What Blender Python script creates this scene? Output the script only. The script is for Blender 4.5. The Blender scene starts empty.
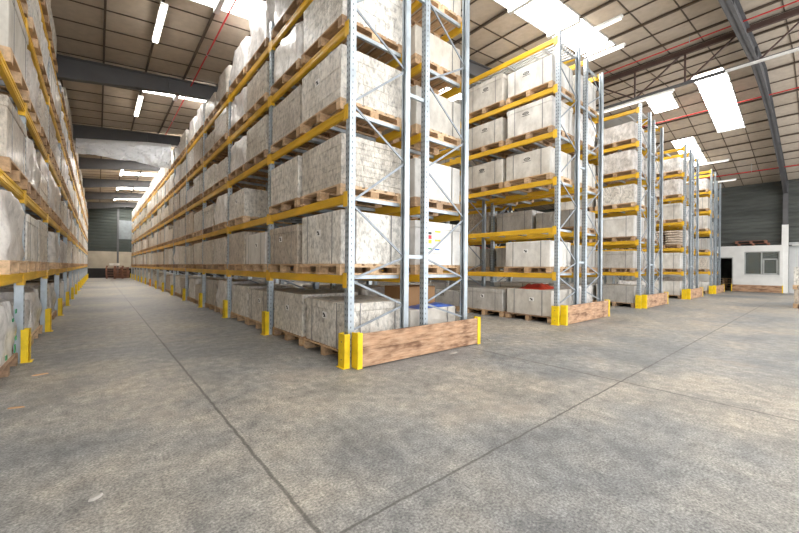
import bpy, math, random
from mathutils import Vector, Matrix
R = random.Random(11)
SC = bpy.context.scene
COL = SC.collection

# ------------------------------------------------------------------ helpers
def link(o): COL.objects.link(o); return o
def props(o, label=None, cat=None, group=None, kind=None):
    if label: o['label'] = label
    if cat: o['category'] = cat
    if group: o['group'] = group
    if kind: o['kind'] = kind
    return o

class MB:
    """collects boxes, bars and tubes into one mesh"""
    def __init__(s): s.v = []; s.f = []; s.m = []; s.sm = []
    def add(s, vs, fs, mi=0, smooth=False):
        n = len(s.v); s.v += [tuple(v) for v in vs]
        for f in fs: s.f.append([n + i for i in f]); s.m.append(mi); s.sm.append(smooth)
        return s
    def box(s, x0, x1, y0, y1, z0, z1, mi=0):
        vs = [(x, y, z) for z in (z0, z1) for y in (y0, y1) for x in (x0, x1)]
        return s.add(vs, [(0, 2, 3, 1), (4, 5, 7, 6), (0, 1, 5, 4), (2, 6, 7, 3), (0, 4, 6, 2), (1, 3, 7, 5)], mi)
    def bevbox(s, x0, x1, y0, y1, z0, z1, b=.012, mi=0):
        # octagonal footprint, chamfered top and bottom
        def ring(i, z): 
            a, c, d, e = x0 + i, x1 - i, y0 + i, y1 - i
            return [(a + b, d, z), (c - b, d, z), (c, d + b, z), (c, e - b, z), (c - b, e, z), (a + b, e, z), (a, e - b, z), (a, d + b, z)]
        vs = ring(b * .7, z0) + ring(0, z0 + b) + ring(0, z1 - b) + ring(b * .7, z1)
        fs = [tuple(reversed(range(8))), tuple(range(24, 32))]
        for k in range(3):
            for i in range(8):
                j = (i + 1) % 8
                fs.append((k * 8 + i, k * 8 + j, k * 8 + 8 + j, k * 8 + 8 + i))
        return s.add(vs, fs, mi)
    def bar(s, p, q, w, h, mi=0, up=(0, 0, 1)):
        p, q = Vector(p), Vector(q); d = (q - p).normalized(); up = Vector(up)
        if abs(d.dot(up)) > .98: up = Vector((1, 0, 0))
        a = d.cross(up).normalized() * (w / 2); b = a.cross(d).normalized() * (h / 2)
        vs = [e + i * a + j * b for e in (p, q) for i, j in ((-1, -1), (1, -1), (1, 1), (-1, 1))]
        return s.add(vs, [(0, 3, 2, 1), (4, 5, 6, 7), (0, 1, 5, 4), (1, 2, 6, 5), (2, 3, 7, 6), (3, 0, 4, 7)], mi)
    def tube(s, p, q, r, n=10, mi=0):
        p, q = Vector(p), Vector(q); d = (q - p).normalized(); up = Vector((0, 0, 1))
        if abs(d.dot(up)) > .98: up = Vector((1, 0, 0))
        a = d.cross(up).normalized(); b = a.cross(d)
        vs = [e + r * (math.cos(t) * a + math.sin(t) * b) for e in (p, q) for t in [2 * math.pi * i / n for i in range(n)]]
        fs = [(i, (i + 1) % n, n + (i + 1) % n, n + i) for i in range(n)]
        s.add(vs, fs, mi, True)
        return s.add(vs, [tuple(reversed(range(n))), tuple(range(n, 2 * n))], mi)
    def prism(s, prof, y0, y1, mi=0):   # profile of (x,z) extruded along y
        n = len(prof)
        vs = [(x, y0, z) for x, z in prof] + [(x, y1, z) for x, z in prof]
        fs = [tuple(range(n)), tuple(reversed(range(n, 2 * n)))]
        for i in range(n):
            j = (i + 1) % n; fs.append((j, i, n + i, n + j))
        return s.add(vs, fs, mi)
    def mesh(s, name, mats):
        me = bpy.data.meshes.new(name)
        me.from_pydata(s.v, [], s.f)
        for m in (mats if isinstance(mats, (list, tuple)) else [mats]): me.materials.append(m)
        me.polygons.foreach_set('material_index', s.m)
        me.polygons.foreach_set('use_smooth', s.sm)
        me.update(); return me
    def build(s, name, mats, parent=None, loc=(0, 0, 0)):
        return ob(name, s.mesh(name, mats), parent, loc)
def ob(name, me, parent=None, loc=(0, 0, 0), rz=0):
    o = bpy.data.objects.new(name, me); link(o)
    if parent: o.parent = parent
    o.location = loc; o.rotation_euler.z = rz
    return o
def empty(name, loc=(0, 0, 0), rz=0, parent=None):
    o = bpy.data.objects.new(name, None); link(o); o.empty_display_size = .2
    o.location = loc; o.rotation_euler.z = rz
    if parent: o.parent = parent
    return o

# ------------------------------------------------------------------ materials
def newmat(name):
    m = bpy.data.materials.new(name); m.use_nodes = True
    nt = m.node_tree; return m, nt, nt.nodes['Principled BSDF']
def N(nt, t, **kw):
    n = nt.nodes.new(t)
    for k, v in kw.items():
        if k in n.inputs.keys(): n.inputs[k].default_value = v
        else: setattr(n, k, v)
    return n
def ramp(nt, stops, interp='LINEAR'):
    n = nt.nodes.new('ShaderNodeValToRGB'); n.color_ramp.interpolation = interp
    e = n.color_ramp.elements
    while len(e) > 1: e.remove(e[-1])
    e[0].position = stops[0][0]; e[0].color = (*stops[0][1], 1)
    for p, c in stops[1:]:
        k = e.new(p); k.color = (*c, 1)
    return n
def mixc(nt, a, b, fac, mode='MIX'):
    n = nt.nodes.new('ShaderNodeMix'); n.data_type = 'RGBA'; n.blend_type = mode
    for i, v in ((0, fac), (6, a), (7, b)):
        if isinstance(v, bpy.types.NodeSocket): nt.links.new(v, n.inputs[i])
        elif i == 0: n.inputs[0].default_value = v
        else: n.inputs[i].default_value = (*v, 1)
    return n.outputs[2]
def bump(nt, b, h, strength=.3, dist=.02):
    n = N(nt, 'ShaderNodeBump'); n.inputs['Strength'].default_value = strength; n.inputs['Distance'].default_value = dist
    nt.links.new(h, n.inputs['Height']); nt.links.new(n.outputs[0], b.inputs['Normal'])
def coords(nt, scale=(1, 1, 1), which='Object'):
    tc = N(nt, 'ShaderNodeTexCoord'); mp = N(nt, 'ShaderNodeMapping'); mp.inputs['Scale'].default_value = scale
    nt.links.new(tc.outputs[which], mp.inputs[0]); return mp.outputs[0]
def noise(nt, vec, scale, detail=4, rough=.55):
    n = N(nt, 'ShaderNodeTexNoise'); n.inputs['Scale'].default_value = scale; n.inputs['Detail'].default_value = detail; n.inputs['Roughness'].default_value = rough
    nt.links.new(vec, n.inputs['Vector']); return n.outputs['Fac']

def simple(name, col, rough=.5, metal=0, var=.18, scale=3, bmp=0, stretch=(1, 1, 1)):
    m, nt, b = newmat(name)
    f = noise(nt, coords(nt, stretch), scale)
    r = ramp(nt, [(.3, tuple(c * (1 - var) for c in col)), (.7, tuple(min(1, c * (1 + var)) for c in col))])
    nt.links.new(f, r.inputs[0]); nt.links.new(r.outputs[0], b.inputs['Base Color'])
    b.inputs['Roughness'].default_value = rough; b.inputs['Metallic'].default_value = metal
    if bmp: bump(nt, b, f, bmp, .01)
    return m

def load_mat(name, stops, rough=.45, coat=.25, streak=(1, 1, .6), amt=.48, bstr=.8, bscale=20):
    """packed goods: tint varies from load to load, scuffs and film glints painted into the colour, creases by bump"""
    m, nt, b = newmat(name)
    oi = N(nt, 'ShaderNodeObjectInfo')
    r = ramp(nt, stops); nt.links.new(oi.outputs['Random'], r.inputs[0])
    ad = N(nt, 'ShaderNodeVectorMath', operation='ADD')
    sc = N(nt, 'ShaderNodeVectorMath', operation='SCALE'); sc.inputs['Scale'].default_value = 40
    nt.links.new(oi.outputs['Random'], sc.inputs[0])
    nt.links.new(coords(nt, streak), ad.inputs[0]); nt.links.new(sc.outputs[0], ad.inputs[1])
    f = noise(nt, ad.outputs[0], bscale, 6, .65)
    f2 = noise(nt, ad.outputs[0], 3.2, 3)
    k = ramp(nt, [(.32, (1 - amt,) * 3), (.5, (1, 1, 1)), (.68, (1 + amt * .6,) * 3)])  # speckle contrast paints film glints as well as scuffs
    nt.links.new(f, k.inputs[0])
    c = mixc(nt, r.outputs[0], k.outputs[0], 1, 'MULTIPLY')
    k2 = ramp(nt, [(.3, (.78, .76, .73)), (.65, (1.06, 1.06, 1.05))]); nt.links.new(f2, k2.inputs[0])
    c = mixc(nt, c, k2.outputs[0], 1, 'MULTIPLY')
    nt.links.new(c, b.inputs['Base Color'])
    b.inputs['Roughness'].default_value = rough
    b.inputs['Coat Weight'].default_value = coat; b.inputs['Coat Roughness'].default_value = .22
    bump(nt, b, f, bstr, .03)
    return m

M = {}
M['carton'] = load_mat('carton_board', [(0, (.40, .32, .24)), (.2, (.52, .46, .39)), (.45, (.60, .555, .49)), (.7, (.68, .645, .59)), (.88, (.76, .74, .70)), (1, (.46, .37, .27))])
M['white_box'] = load_mat('pale_box_board', [(0, (.58, .55, .50)), (.4, (.68, .66, .62)), (.75, (.76, .75, .73)), (1, (.62, .57, .49))], amt=.14, bstr=.25, bscale=9)
M['film'] = load_mat('stretch_film', [(0, (.62, .58, .55)), (.4, (.74, .72, .70)), (.8, (.84, .83, .83)), (1, (.60, .54, .48))], rough=.3, coat=.5, amt=.34, bstr=.8, bscale=11)
M['grey_box'] = load_mat('grey_box_board', [(0, (.36, .35, .33)), (.5, (.45, .44, .42)), (1, (.54, .52, .49))], amt=.15, bstr=.3)
M['sack'] = load_mat('paper_sack', [(0, (.55, .45, .36)), (.5, (.66, .58, .5)), (1, (.62, .5, .4))], coat=.1, amt=.3)
M['pallet'] = load_mat('pallet_wood', [(0, (.42, .27, .15)), (.4, (.55, .37, .22)), (.75, (.66, .47, .30)), (1, (.34, .22, .14))], rough=.75, coat=0, streak=(1, .2, 1), amt=.35, bstr=.3, bscale=20)
M['old_pallet'] = load_mat('weathered_red_wood', [(0, (.20, .09, .06)), (1, (.32, .15, .10))], rough=.8, coat=0, amt=.3)
M['yellow'] = simple('yellow_beam_paint', (.78, .47, .03), .42, 0, .14, 6, .1, (1, .3, 1))
M['guard'] = simple('yellow_guard_paint', (.86, .60, .012), .45, 0, .16, 7, .2)
M['orange'] = simple('orange_guard_paint', (.80, .33, .03), .45, 0, .14, 7, .2)
M['galv'] = simple('galvanised_steel', (.44, .50, .55), .4, .5, .2, 9, .1, (1, 1, .4))
M['hole'] = simple('slot_shadow', (.12, .13, .14), .8)
M['brace'] = simple('dull_brace_steel', (.27, .30, .33), .45, .4, .2, 9)
M['rafter'] = simple('rafter_grey_paint', (.10, .10, .105), .6, 0, .14, 2)
M['purlin'] = simple('purlin_brown_steel', (.10, .075, .055), .7, 0, .2, 2)
M['truss'] = simple('truss_dark_steel', (.085, .05, .042), .6, 0, .2, 2)
M['redpipe'] = simple('red_pipe_paint', (.60, .035, .035), .4, 0, .15, 4)
M['white_metal'] = simple('white_enamel', (.78, .78, .76), .4, 0, .05, 4)
M['conduit'] = simple('pale_conduit', (.55, .55, .54), .4, .2, .1, 4)
M['white_wall'] = simple('white_painted_block', (.72, .72, .70), .7, 0, .06, 2.5, .1)
M['grey_wall'] = simple('pale_grey_wall', (.55, .56, .56), .75, 0, .08, 2, .1)
M['concrete_wall'] = simple('beige_concrete_wall', (.42, .37, .29), .85, 0, .15, 1.2, .2)
M['panel_grey'] = simple('blue_grey_panel', (.17, .19, .20), .7)
M['void_band'] = simple('painted_dark_void', (.02, .018, .016), .9)  # black colour stands for the shade of a dark void
M['side_wall'] = simple('concrete_side_wall', (.36, .34, .31), .9, 0, .15, 1)
M['clad'] = simple('dark_grey_blockwork', (.085, .092, .085), .8, 0, .32, 1.6, .3, (1, .35, 3))
M['clad_far'] = simple('dark_green_cladding', (.05, .06, .053), .75, 0, .2, .8)
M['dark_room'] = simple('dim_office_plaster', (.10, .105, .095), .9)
M['frame_dark'] = simple('window_frame_grey', (.40, .41, .40), .5)
M['sticker'] = simple('white_paper_sticker', (.82, .82, .80), .5, 0, .03)
M['ink'] = simple('black_print', (.03, .03, .03), .6)
M['ink_red'] = simple('red_print', (.65, .04, .05), .5)
M['ink_yel'] = simple('yellow_print', (.85, .65, .05), .5)
M['ink_green'] = simple('green_print', (.03, .30, .12), .5)
M['ink_blue'] = simple('blue_print', (.06, .16, .5), .5)
M['strap'] = simple('grey_strap', (.22, .22, .22), .5)
M['red_cover'] = simple('red_plastic_sheet', (.55, .05, .03), .4, 0, .25, 6, .4)
M['blue_film'] = simple('blue_plastic_sheet', (.05, .12, .42), .35, 0, .3, 8, .4)
M['brown_carton'] = simple('brown_cardboard', (.36, .20, .09), .75, 0, .1, 3)
M['chip'] = simple('splinter_wood', (.5, .3, .16), .8)
M['paper'] = simple('scrap_paper', (.36, .34, .31), .8)

def board_mat():
    m, nt, b = newmat('barrier_board_wood')
    v = coords(nt, (1.2, 1, 9))
    f = noise(nt, v, 3.2, 7, .7)
    r = ramp(nt, [(.28, (.16, .085, .045)), (.42, (.36, .21, .12)), (.58, (.50, .32, .20)), (.75, (.58, .41, .28))])
    nt.links.new(f, r.inputs[0])
    f2 = noise(nt, coords(nt, (1, 1, 3)), 2.6, 5)
    k = ramp(nt, [(.34, (.42, .34, .30)), (.5, (1, 1, 1)), (.68, (1.15, 1.12, 1.1))]); nt.links.new(f2, k.inputs[0])
    nt.links.new(mixc(nt, r.outputs[0], k.outputs[0], 1, 'MULTIPLY'), b.inputs['Base Color'])
    b.inputs['Roughness'].default_value = .75
    bump(nt, b, f, .4, .01); return m
M['board'] = board_mat()

def floor_mat():
    m, nt, b = newmat('worn_concrete')
    P = coords(nt)
    big = noise(nt, P, .33, 4, .5); mid = noise(nt, P, 1.7, 6, .62); fine = noise(nt, coords(nt, (1, .8, 1)), 9, 8, .72); grit = noise(nt, P, 70, 3, .7)
    r = ramp(nt, [(.32, (.145, .154, .162)), (.45, (.21, .211, .208)), (.56, (.275, .256, .226)), (.70, (.325, .292, .25))])
    nt.links.new(big, r.inputs[0])
    k = ramp(nt, [(.30, (.62, .64, .67)), (.48, (.97, .97, .97)), (.68, (1.28, 1.24, 1.18))]); nt.links.new(mid, k.inputs[0])
    c = mixc(nt, r.outputs[0], k.outputs[0], 1, 'MULTIPLY')
    k = ramp(nt, [(.30, (.62, .62, .63)), (.5, (1, 1, 1)), (.70, (1.45, 1.44, 1.42))]); nt.links.new(fine, k.inputs[0])
    c = mixc(nt, c, k.outputs[0], 1, 'MULTIPLY')
    k = ramp(nt, [(.32, (.42, .42, .42)), (.5, (.97, .97, .96)), (.68, (1.6, 1.58, 1.55))]); nt.links.new(grit, k.inputs[0])
    c = mixc(nt, c, k.outputs[0], 1, 'MULTIPLY')
    # tan dust patches
    d = noise(nt, P, .8, 5, .6); k = ramp(nt, [(.55, (0, 0, 0)), (.72, (.45, .45, .45))]); nt.links.new(d, k.inputs[0])
    c = mixc(nt, c, (.36, .29, .22), k.outputs[0])
    # saw-cut joints
    sx = N(nt, 'ShaderNodeSeparateXYZ'); nt.links.new(P, sx.inputs[0])
    wob = noise(nt, P, 6, 3)
    def joint(out, at, half, every=None):
        a = N(nt, 'ShaderNodeMath', operation='SUBTRACT'); nt.links.new(out, a.inputs[0]); a.inputs[1].default_value = at
        w = N(nt, 'ShaderNodeMath', operation='MULTIPLY_ADD'); nt.links.new(wob, w.inputs[0]); w.inputs[1].default_value = .03; nt.links.new(a.outputs[0], w.inputs[2])
        ab = N(nt, 'ShaderNodeMath', operation='ABSOLUTE')
        s2 = N(nt, 'ShaderNodeMath', operation='SUBTRACT'); nt.links.new(w.outputs[0], s2.inputs[0]); s2.inputs[1].default_value = .015
        nt.links.new(s2.outputs[0], ab.inputs[0])
        lt = N(nt, 'ShaderNodeMapRange'); nt.links.new(ab.outputs[0], lt.inputs[0])
        lt.inputs[1].default_value = half * .45; lt.inputs[2].default_value = half; lt.inputs[3].default_value = .7; lt.inputs[4].default_value = 0
        return lt.outputs[0]
    for out, at, half in ((0, .80, .015), (1, 1.46, .012), (0, 4.46, .017), (1, 6.8, .012)):
        c = mixc(nt, c, (.05, .045, .04), joint(sx.outputs[out], at, half))
    nt.links.new(c, b.inputs['Base Color'])
    rr = ramp(nt, [(.3, (.42,) * 3), (.7, (.68,) * 3)]); nt.links.new(mid, rr.inputs[0])
    nt.links.new(rr.outputs[0], b.inputs['Roughness'])
    bump(nt, b, fine, .08, .01); return m
M['floor'] = floor_mat()

def ceil_mat():
    m, nt, b = newmat('ceiling_board')
    P = coords(nt); f = noise(nt, P, .5, 4); g = noise(nt, P, 6, 4)
    r = ramp(nt, [(.3, (.45, .375, .295)), (.7, (.56, .485, .40))]); nt.links.new(f, r.inputs[0])
    k = ramp(nt, [(.3, (.9, .9, .9)), (.7, (1.07, 1.07, 1.07))]); nt.links.new(g, k.inputs[0])
    nt.links.new(mixc(nt, r.outputs[0], k.outputs[0], 1, 'MULTIPLY'), b.inputs['Base Color'])
    b.inputs['Roughness'].default_value = .9; return m
M['ceil'] = ceil_mat()
def emit_mat(name, col, s, base=(.8, .8, .8)):
    m, nt, b = newmat(name); b.inputs['Base Color'].default_value = (*base, 1)
    b.inputs['Emission Color'].default_value = (*col, 1); b.inputs['Emission Strength'].default_value = s; return m
M['sky'] = emit_mat('daylit_rooflight', (1, .975, .93), 5.5)
M['sky_boosted'] = emit_mat('boosted_rooflight', (1, .965, .91), 11.0)  # stronger glow added to brighten the deep aisle
M['tube_dim'] = emit_mat('dim_fluorescent_tube', (1, .95, .88), .35)
M['tube'] = emit_mat('fluorescent_tube', (1, .95, .86), 5.0)
def glass_mat():
    m, nt, b = newmat('office_glass')
    b.inputs['Base Color'].default_value = (.55, .6, .56, 1); b.inputs['Roughness'].default_value = .04
    b.inputs['Transmission Weight'].default_value = .85; b.inputs['IOR'].default_value = 1.45; return m
M['glass'] = glass_mat()
def sheet_mat():
    m, nt, b = newmat('white_plastic_sheeting')
    b.inputs['Base Color'].default_value = (.84, .85, .87, 1); b.inputs['Roughness'].default_value = .28
    tr = N(nt, 'ShaderNodeBsdfTranslucent'); tr.inputs[0].default_value = (.85, .87, .9, 1)
    mx = N(nt, 'ShaderNodeMixShader'); mx.inputs[0].default_value = .4
    nt.links.new(b.outputs[0], mx.inputs[1]); nt.links.new(tr.outputs[0], mx.inputs[2])
    nt.links.new(mx.outputs[0], nt.nodes['Material Output'].inputs[0])
    f = noise(nt, coords(nt), 3, 5); bump(nt, b, f, .5, .06); return m
M['sheet'] = sheet_mat()

# ------------------------------------------------------------------ dimensions
Y0, BAY = 3.865, 2.71
LEV = [1.14, 2.17, 3.27, 4.33, 5.34, 6.43]
XR, ZR, SL, SR = 17.8, 8.4, .107, .192
YA, YB, XL, XW = -4.0, 43.5, -4.0, 29.2
def roof(x): return ZR - SL * (XR - x) if x < XR else ZR - SR * (x - XR)
FRAMES_Y = [-3.88, 1.45, 6.78, 12.12, 17.75, 23.0, 28.4, 33.7, 39.0]

# ------------------------------------------------------------------ setting
b = MB(); b.box(XL, 33, -7, YB + .3, -.2, 0)
props(b.build('floor', M['floor']), kind='structure')
b = MB()
for (xa, xb) in ((XL, XR), (XR, XW + .4)):
    za, zb = roof(xa), roof(xb)
    b.prism([(xa, za + .06), (xa, za + .16), (xb, zb + .16), (xb, zb + .06)], YA, YB + .3)
    k = -10
    while True:                                   # dark joints between the boards
        y = 4.8 + .815 * k; k += 1
        if y < YA: continue
        if y > YB: break
        b.prism([(xa, za + .045), (xa, za + .075), (xb, zb + .075), (xb, zb + .045)], y - .014, y + .014, 1)
props(b.build('ceiling', [M['ceil'], M['purlin']]), kind='structure')
k = -4
i = 0
while True:
    x = .07 + .905 * k; k += 1
    if x > XW - .4: break
    if abs(x - XR) < .2: x = XR
    z = roof(x) + .05
    w, d = (.042, .06) if (k % 2 or x < 4) else (.024, .03)
    b = MB(); b.box(x - w / 2, x + w / 2, YA, YB, z - d, z - .002 if x != XR else z - .01)
    props(b.build('purlin', M['purlin']), kind='structure')
# portal rafters, each with its own depth profile, and columns
def rafter_depth(x):
    if x < 1.5: return .42 + .055 * (1.5 - x)
    if x > 26.5: return .42 + .13 * (x - 26.5)
    return .42 + max(0, .3 - abs(x - XR) * .12)
for y in FRAMES_Y:
    b = MB()
    xs = [XL + .05, -2, 0, 1.5, 6, 11, 15.3, XR, 20.3, 24, 26.5, 27.8, XW - .05]
    for xa, xb in zip(xs[:-1], xs[1:]):
        for (ww, t0, t1) in ((.012, .0, 1.), (.11, .0, .018), (.11, 0, 0)):
            pass
        za, zb = roof(xa) - .06, roof(xb) - .06
        da, db = rafter_depth(xa), rafter_depth(xb)
        b.prism([(xa, za), (xb, zb), (xb, zb - db), (xa, za - da)], y - .02, y + .02)
        b.prism([(xa, za), (xb, zb), (xb, zb - .025), (xa, za - .025)], y - .09, y + .09)
        b.prism([(xa, za - da + .025), (xb, zb - db + .025), (xb, zb - db), (xa, za - da)], y - .09, y + .09)
    for x in (1.5, 6, 11, 15.3, 20.3, 24):
        z = roof(x) - .06
        b.box(x - .012, x + .012, y - .085, y + .085, z - rafter_depth(x) + .02, z - .02)
    props(b.build('portal_rafter', M['rafter']), kind='structure')
    z = roof(XW - .2) - .1
    b = MB()
    b.box(XW - .32, XW - .02, y - .012, y + .012, 0, z)
    b.box(XW - .34, XW - .31, y - .10, y + .10, 0, z); b.box(XW - .03, XW - .001, y - .10, y + .10, 0, z)
    if y == 1.45: b.box(XW - .37, XW - .345, y - .13, y + .13, .001, 3.76, 1); b.box(XW - .345, XW - .003, y + .105, y + .13, .001, 3.76, 1)
    props(b.build('wall_column', [M['rafter'], M['white_wall']]), kind='structure')
# walls
b = MB(); b.box(XL - .2, XL, YA, YB, 0, roof(XL) + .05)
props(b.build('wall_left', M['side_wall']), kind='structure')
def ribbed(b, axis, at, a0, a1, z0, z1, pitch, depth, mi, sgn):
    n = int((z1 - z0) / pitch); p = (z1 - z0) / n
    prof = []
    for i in range(n):
        z = z0 + i * p; prof += [(0, z), (0, z + p * .62), (depth, z + p * .70), (depth, z + p * .94)]
    prof.append((0, z1))
    vs, fs = [], []
    for d, z in prof:
        for a in (a0, a1):
            vs.append((at + sgn * d, a, z) if axis == 'x' else (a, at + sgn * d, z))
    for i in range(len(prof) - 1): fs.append((2 * i, 2 * i + 1, 2 * i + 3, 2 * i + 2))
    b.add(vs, fs, mi)
b = MB()
ribbed(b, 'y', YB, XL, XW, 2.48, 8.5, .3, .05, 0, 1)
b.box(XL, XW, YB - .05, YB + .2, .9, 2.48, 1); b.box(XL, XW, YB - .04, YB + .2, 0, .9, 2)  # lowest band paints the dark void at the wall foot
b.box(1.35, 1.5, YB - .12, YB - .05, .0, 6.6, 3)
b.box(1.5, 2.7, YB - .03, YB - .005, 3.7, 5.5, 4)
props(b.build('wall_back', [M['clad_far'], M['concrete_wall'], M['void_band'], M['rafter'], M['panel_grey']]), kind='structure')
b = MB()
ribbed(b, 'x', XW, YA, YB, 2.66, roof(XW) + .1, .2, .035, 0, 1)
b.box(XW + .05, XW + .2, YA, YB, 2.6, roof(XW) + .1, 0)
props(b.build('wall_right', M['clad']), kind='structure')
b = MB(); b.box(XW - .02, XW + .15, YA, 1.32, 0, 2.8)
props(b.build('wall_right_lower', M['grey_wall']), kind='structure')
# office front with openings for the window and the doorway
b = MB()
XO = XW - .45; X2 = XO + .15
wy0, wy1, wz0, wz1 = 1.64, 3.06, .99, 2.31
dy0, dy1, dz = 3.58, 4.25, 1.95
OZ = 2.65
b.box(XO, X2, 1.5, wy0, 0, OZ); b.box(XO, X2, wy0, wy1, 0, wz0); b.box(XO, X2, wy0, wy1, wz1, OZ)
b.box(XO, X2, wy1, dy0, 0, OZ); b.box(XO, X2, dy0, dy1, dz, OZ); b.box(XO, X2, dy1, YB, 0, OZ); b.box(X2, XW + .05, YA, YB, OZ - .04, OZ)
props(b.build('wall_office', M['white_wall']), kind='structure')
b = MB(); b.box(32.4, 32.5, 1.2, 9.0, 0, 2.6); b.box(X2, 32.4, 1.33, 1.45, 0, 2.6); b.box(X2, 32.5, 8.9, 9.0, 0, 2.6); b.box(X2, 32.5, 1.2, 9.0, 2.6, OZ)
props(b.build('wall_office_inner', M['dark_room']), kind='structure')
w = MB()
for a in ((wy0, wy0 + .05, wz0, wz1), (wy1 - .05, wy1, wz0, wz1), (2.32, 2.38, wz0, wz1), (wy0, wy1, wz0, wz0 + .05), (wy0, wy1, wz1 - .05, wz1)):
    w.box(XO + .03, XO + .10, *a)
wo = w.build('window_1', M['frame_dark']); props(wo, kind='structure')
MB().box(XO + .06, XO + .07, wy0 + .04, wy1 - .04, wz0 + .04, wz1 - .04).build('window_pane', M['glass'], wo)
f = MB()
for a in ((wy0 + .08, wy0 + .13, wz0 + .06, 1.9), (2.24, 2.30, wz0 + .06, 1.9), (wy0 + .08, 2.3, 1.84, 1.9), (wy0 + .08, 2.3, wz0 + .05, wz0 + .1)):
    f.box(XO + .035, XO + .058, *a)
f.build('hatch_frame', M['frame_dark'], wo)
MB().box(XO - .05, XO + .03, wy0 - .05, wy1 + .05, wz0 - .05, wz0).build('window_sill', M['white_wall'], wo)
d = MB(); d.box(XO - .015, XO + .16, dy0 - .05, dy0, 0, dz + .05); d.box(XO - .015, XO + .16, dy1, dy1 + .05, 0, dz + .05); d.box(XO - .015, XO + .16, dy0, dy1, dz, dz + .05)
props(d.build('door_1', M['frame_dark']), kind='structure')

# roof lights (windows in the roof), framed glowing panels below a closed roof, some added only for light
def skylight(n, x0, x1, y0, y1):
    g = MB(); fr = MB()
    segs = [(x0, min(x1, XR)), (max(x0, XR), x1)]
    for xa, xb in segs:
        if xb - xa < .05: continue
        for q in range(-2, 40, 2):
            x = .07 + .905 * q
            if xa + .2 < x < xb - .2: fr.box(x - .05, x + .05, y0, y1, roof(x) - .09, roof(x) + .02)
        za, zb = roof(xa) + .035, roof(xb) + .035
        g.prism([(xa, za), (xa, za + .02), (xb, zb + .02), (xb, zb)], y0, y1)
        for yy in (y0 - .03, y1):
            fr.prism([(xa, za - .012), (xa, za + .022), (xb, zb + .022), (xb, zb - .012)], yy, yy + .03)
    o = fr.build('window_%d' % n, M['conduit']); props(o, kind='structure')
    g.build('rooflight_panel', M['sky_boosted'] if y0 > 17 else M['sky'], o)
SKY = [(1.02, 4.5, 7.58, 8.38), (1.02, 4.5, 12.9, 13.7), (1.02, 4.5, 18.5, 19.3), (1.02, 4.5, 23.85, 24.65), (1.02, 4.5, 29.2, 30.0), (1.02, 4.5, 34.5, 35.3),
       (4.8, 11.4, 3.97, 4.8), (16.7, 22.05, 2.36, 3.25), (17.3, 19.0, 4.1, 4.95), (21.9, 25.3, 4.15, 5.0),
       (4.6, 11.4, -1.8, -.9), (8.2, 15.4, 8.5, 9.35), (20.5, 25, -2.4, -1.5), (13.4, 16, -2.6, -1.7),  # from this row on: unseen rooflights added for more light
       (4.6, 6.9, 12.9, 13.7), (4.6, 6.9, 18.5, 19.3), (4.6, 6.9, 23.85, 24.65), (4.6, 6.9, 29.2, 30.0), (4.6, 6.9, 34.5, 35.3), (4.6, 6.9, 39.6, 40.4),
       (10.5, 13.2, 13, 13.8), (10.5, 13.2, 18.6, 19.4), (15.8, 18, 9.5, 10.3)]
SKY += [(1.02, 4.5, 2.3, 3.1), (1.02, 4.5, -1.6, -.8), (-3.6, -1.8, 4.8, 5.6), (-3.6, -1.8, 8.8, 9.6)]  # more rooflights added to brighten the near aisle and left side
SKY += [(1.02, 4.5, y, y + .8) for y in (21.0, 26.3, 31.7, 37.0, 39.6, 41.8)]  # second row per bay, added to brighten the far aisle
for i, s in enumerate(SKY): skylight(2 + i, *s)

# ------------------------------------------------------------------ racks
POSTW = .085
_frame_cache = {}
FN = [.43, 1.08, 2.06, 3.32, 4.57, 5.85]; RN = [.71, 1.39, 2.73, 4.04, 5.30, 6.35]
def post_mesh(h):
    key = ('post', h)
    if key in _frame_cache: return _frame_cache[key]
    b = MB(); t = .006; w = POSTW; dp = .09
    # channel profile: web on the aisle side, two flanges with return lips
    b.box(-w / 2, -w / 2 + t, -dp / 2, dp / 2, 0, h); b.box(-w / 2, w / 2, -dp / 2, -dp / 2 + t, 0, h); b.box(-w / 2, w / 2, dp / 2 - t, dp / 2, 0, h)
    b.box(w / 2 - t, w / 2, -dp / 2, -dp / 2 + .028, 0, h); b.box(w / 2 - t, w / 2, dp / 2 - .028, dp / 2, 0, h)
    z = .1
    while z < h - .05:                       # punched slots as dark raised plates, their shade painted
        for yy in (-.022, .022):
            b.box(-w / 2 - .001, -w / 2, yy - .007, yy + .007, z, z + .03, 1)
        for xx in (-.004,):
            b.box(xx - .006, xx + .006, -dp / 2 - .001, -dp / 2, z, z + .025, 1)
        z += .075
    _frame_cache[key] = b.mesh('post', [M['galv'], M['hole']]); return _frame_cache[key]
def foot_mesh():
    if 'foot' not in _frame_cache:
        b = MB(); b.box(-.042, .042, -.075, .075, 0, .008)
        for x, y in ((-.03, .06), (.03, -.06)): b.tube((x, y, .008), (x, y, .03), .009, 6)
        _frame_cache['foot'] = b.mesh('foot_plate', M['galv'])
    return _frame_cache['foot']
def braces(depth, h):
    pts = []
    for i in range(6):
        pts += [(0, FN[i]), (1, RN[i])]
    out = []
    for (a, z0), (c, z1) in zip(pts[:-1], pts[1:]):
        if z1 > h - .1: break
        out.append((( .045 if a == 0 else depth - .045), z0, (.045 if c == 0 else depth - .045), z1))
    return out
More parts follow.
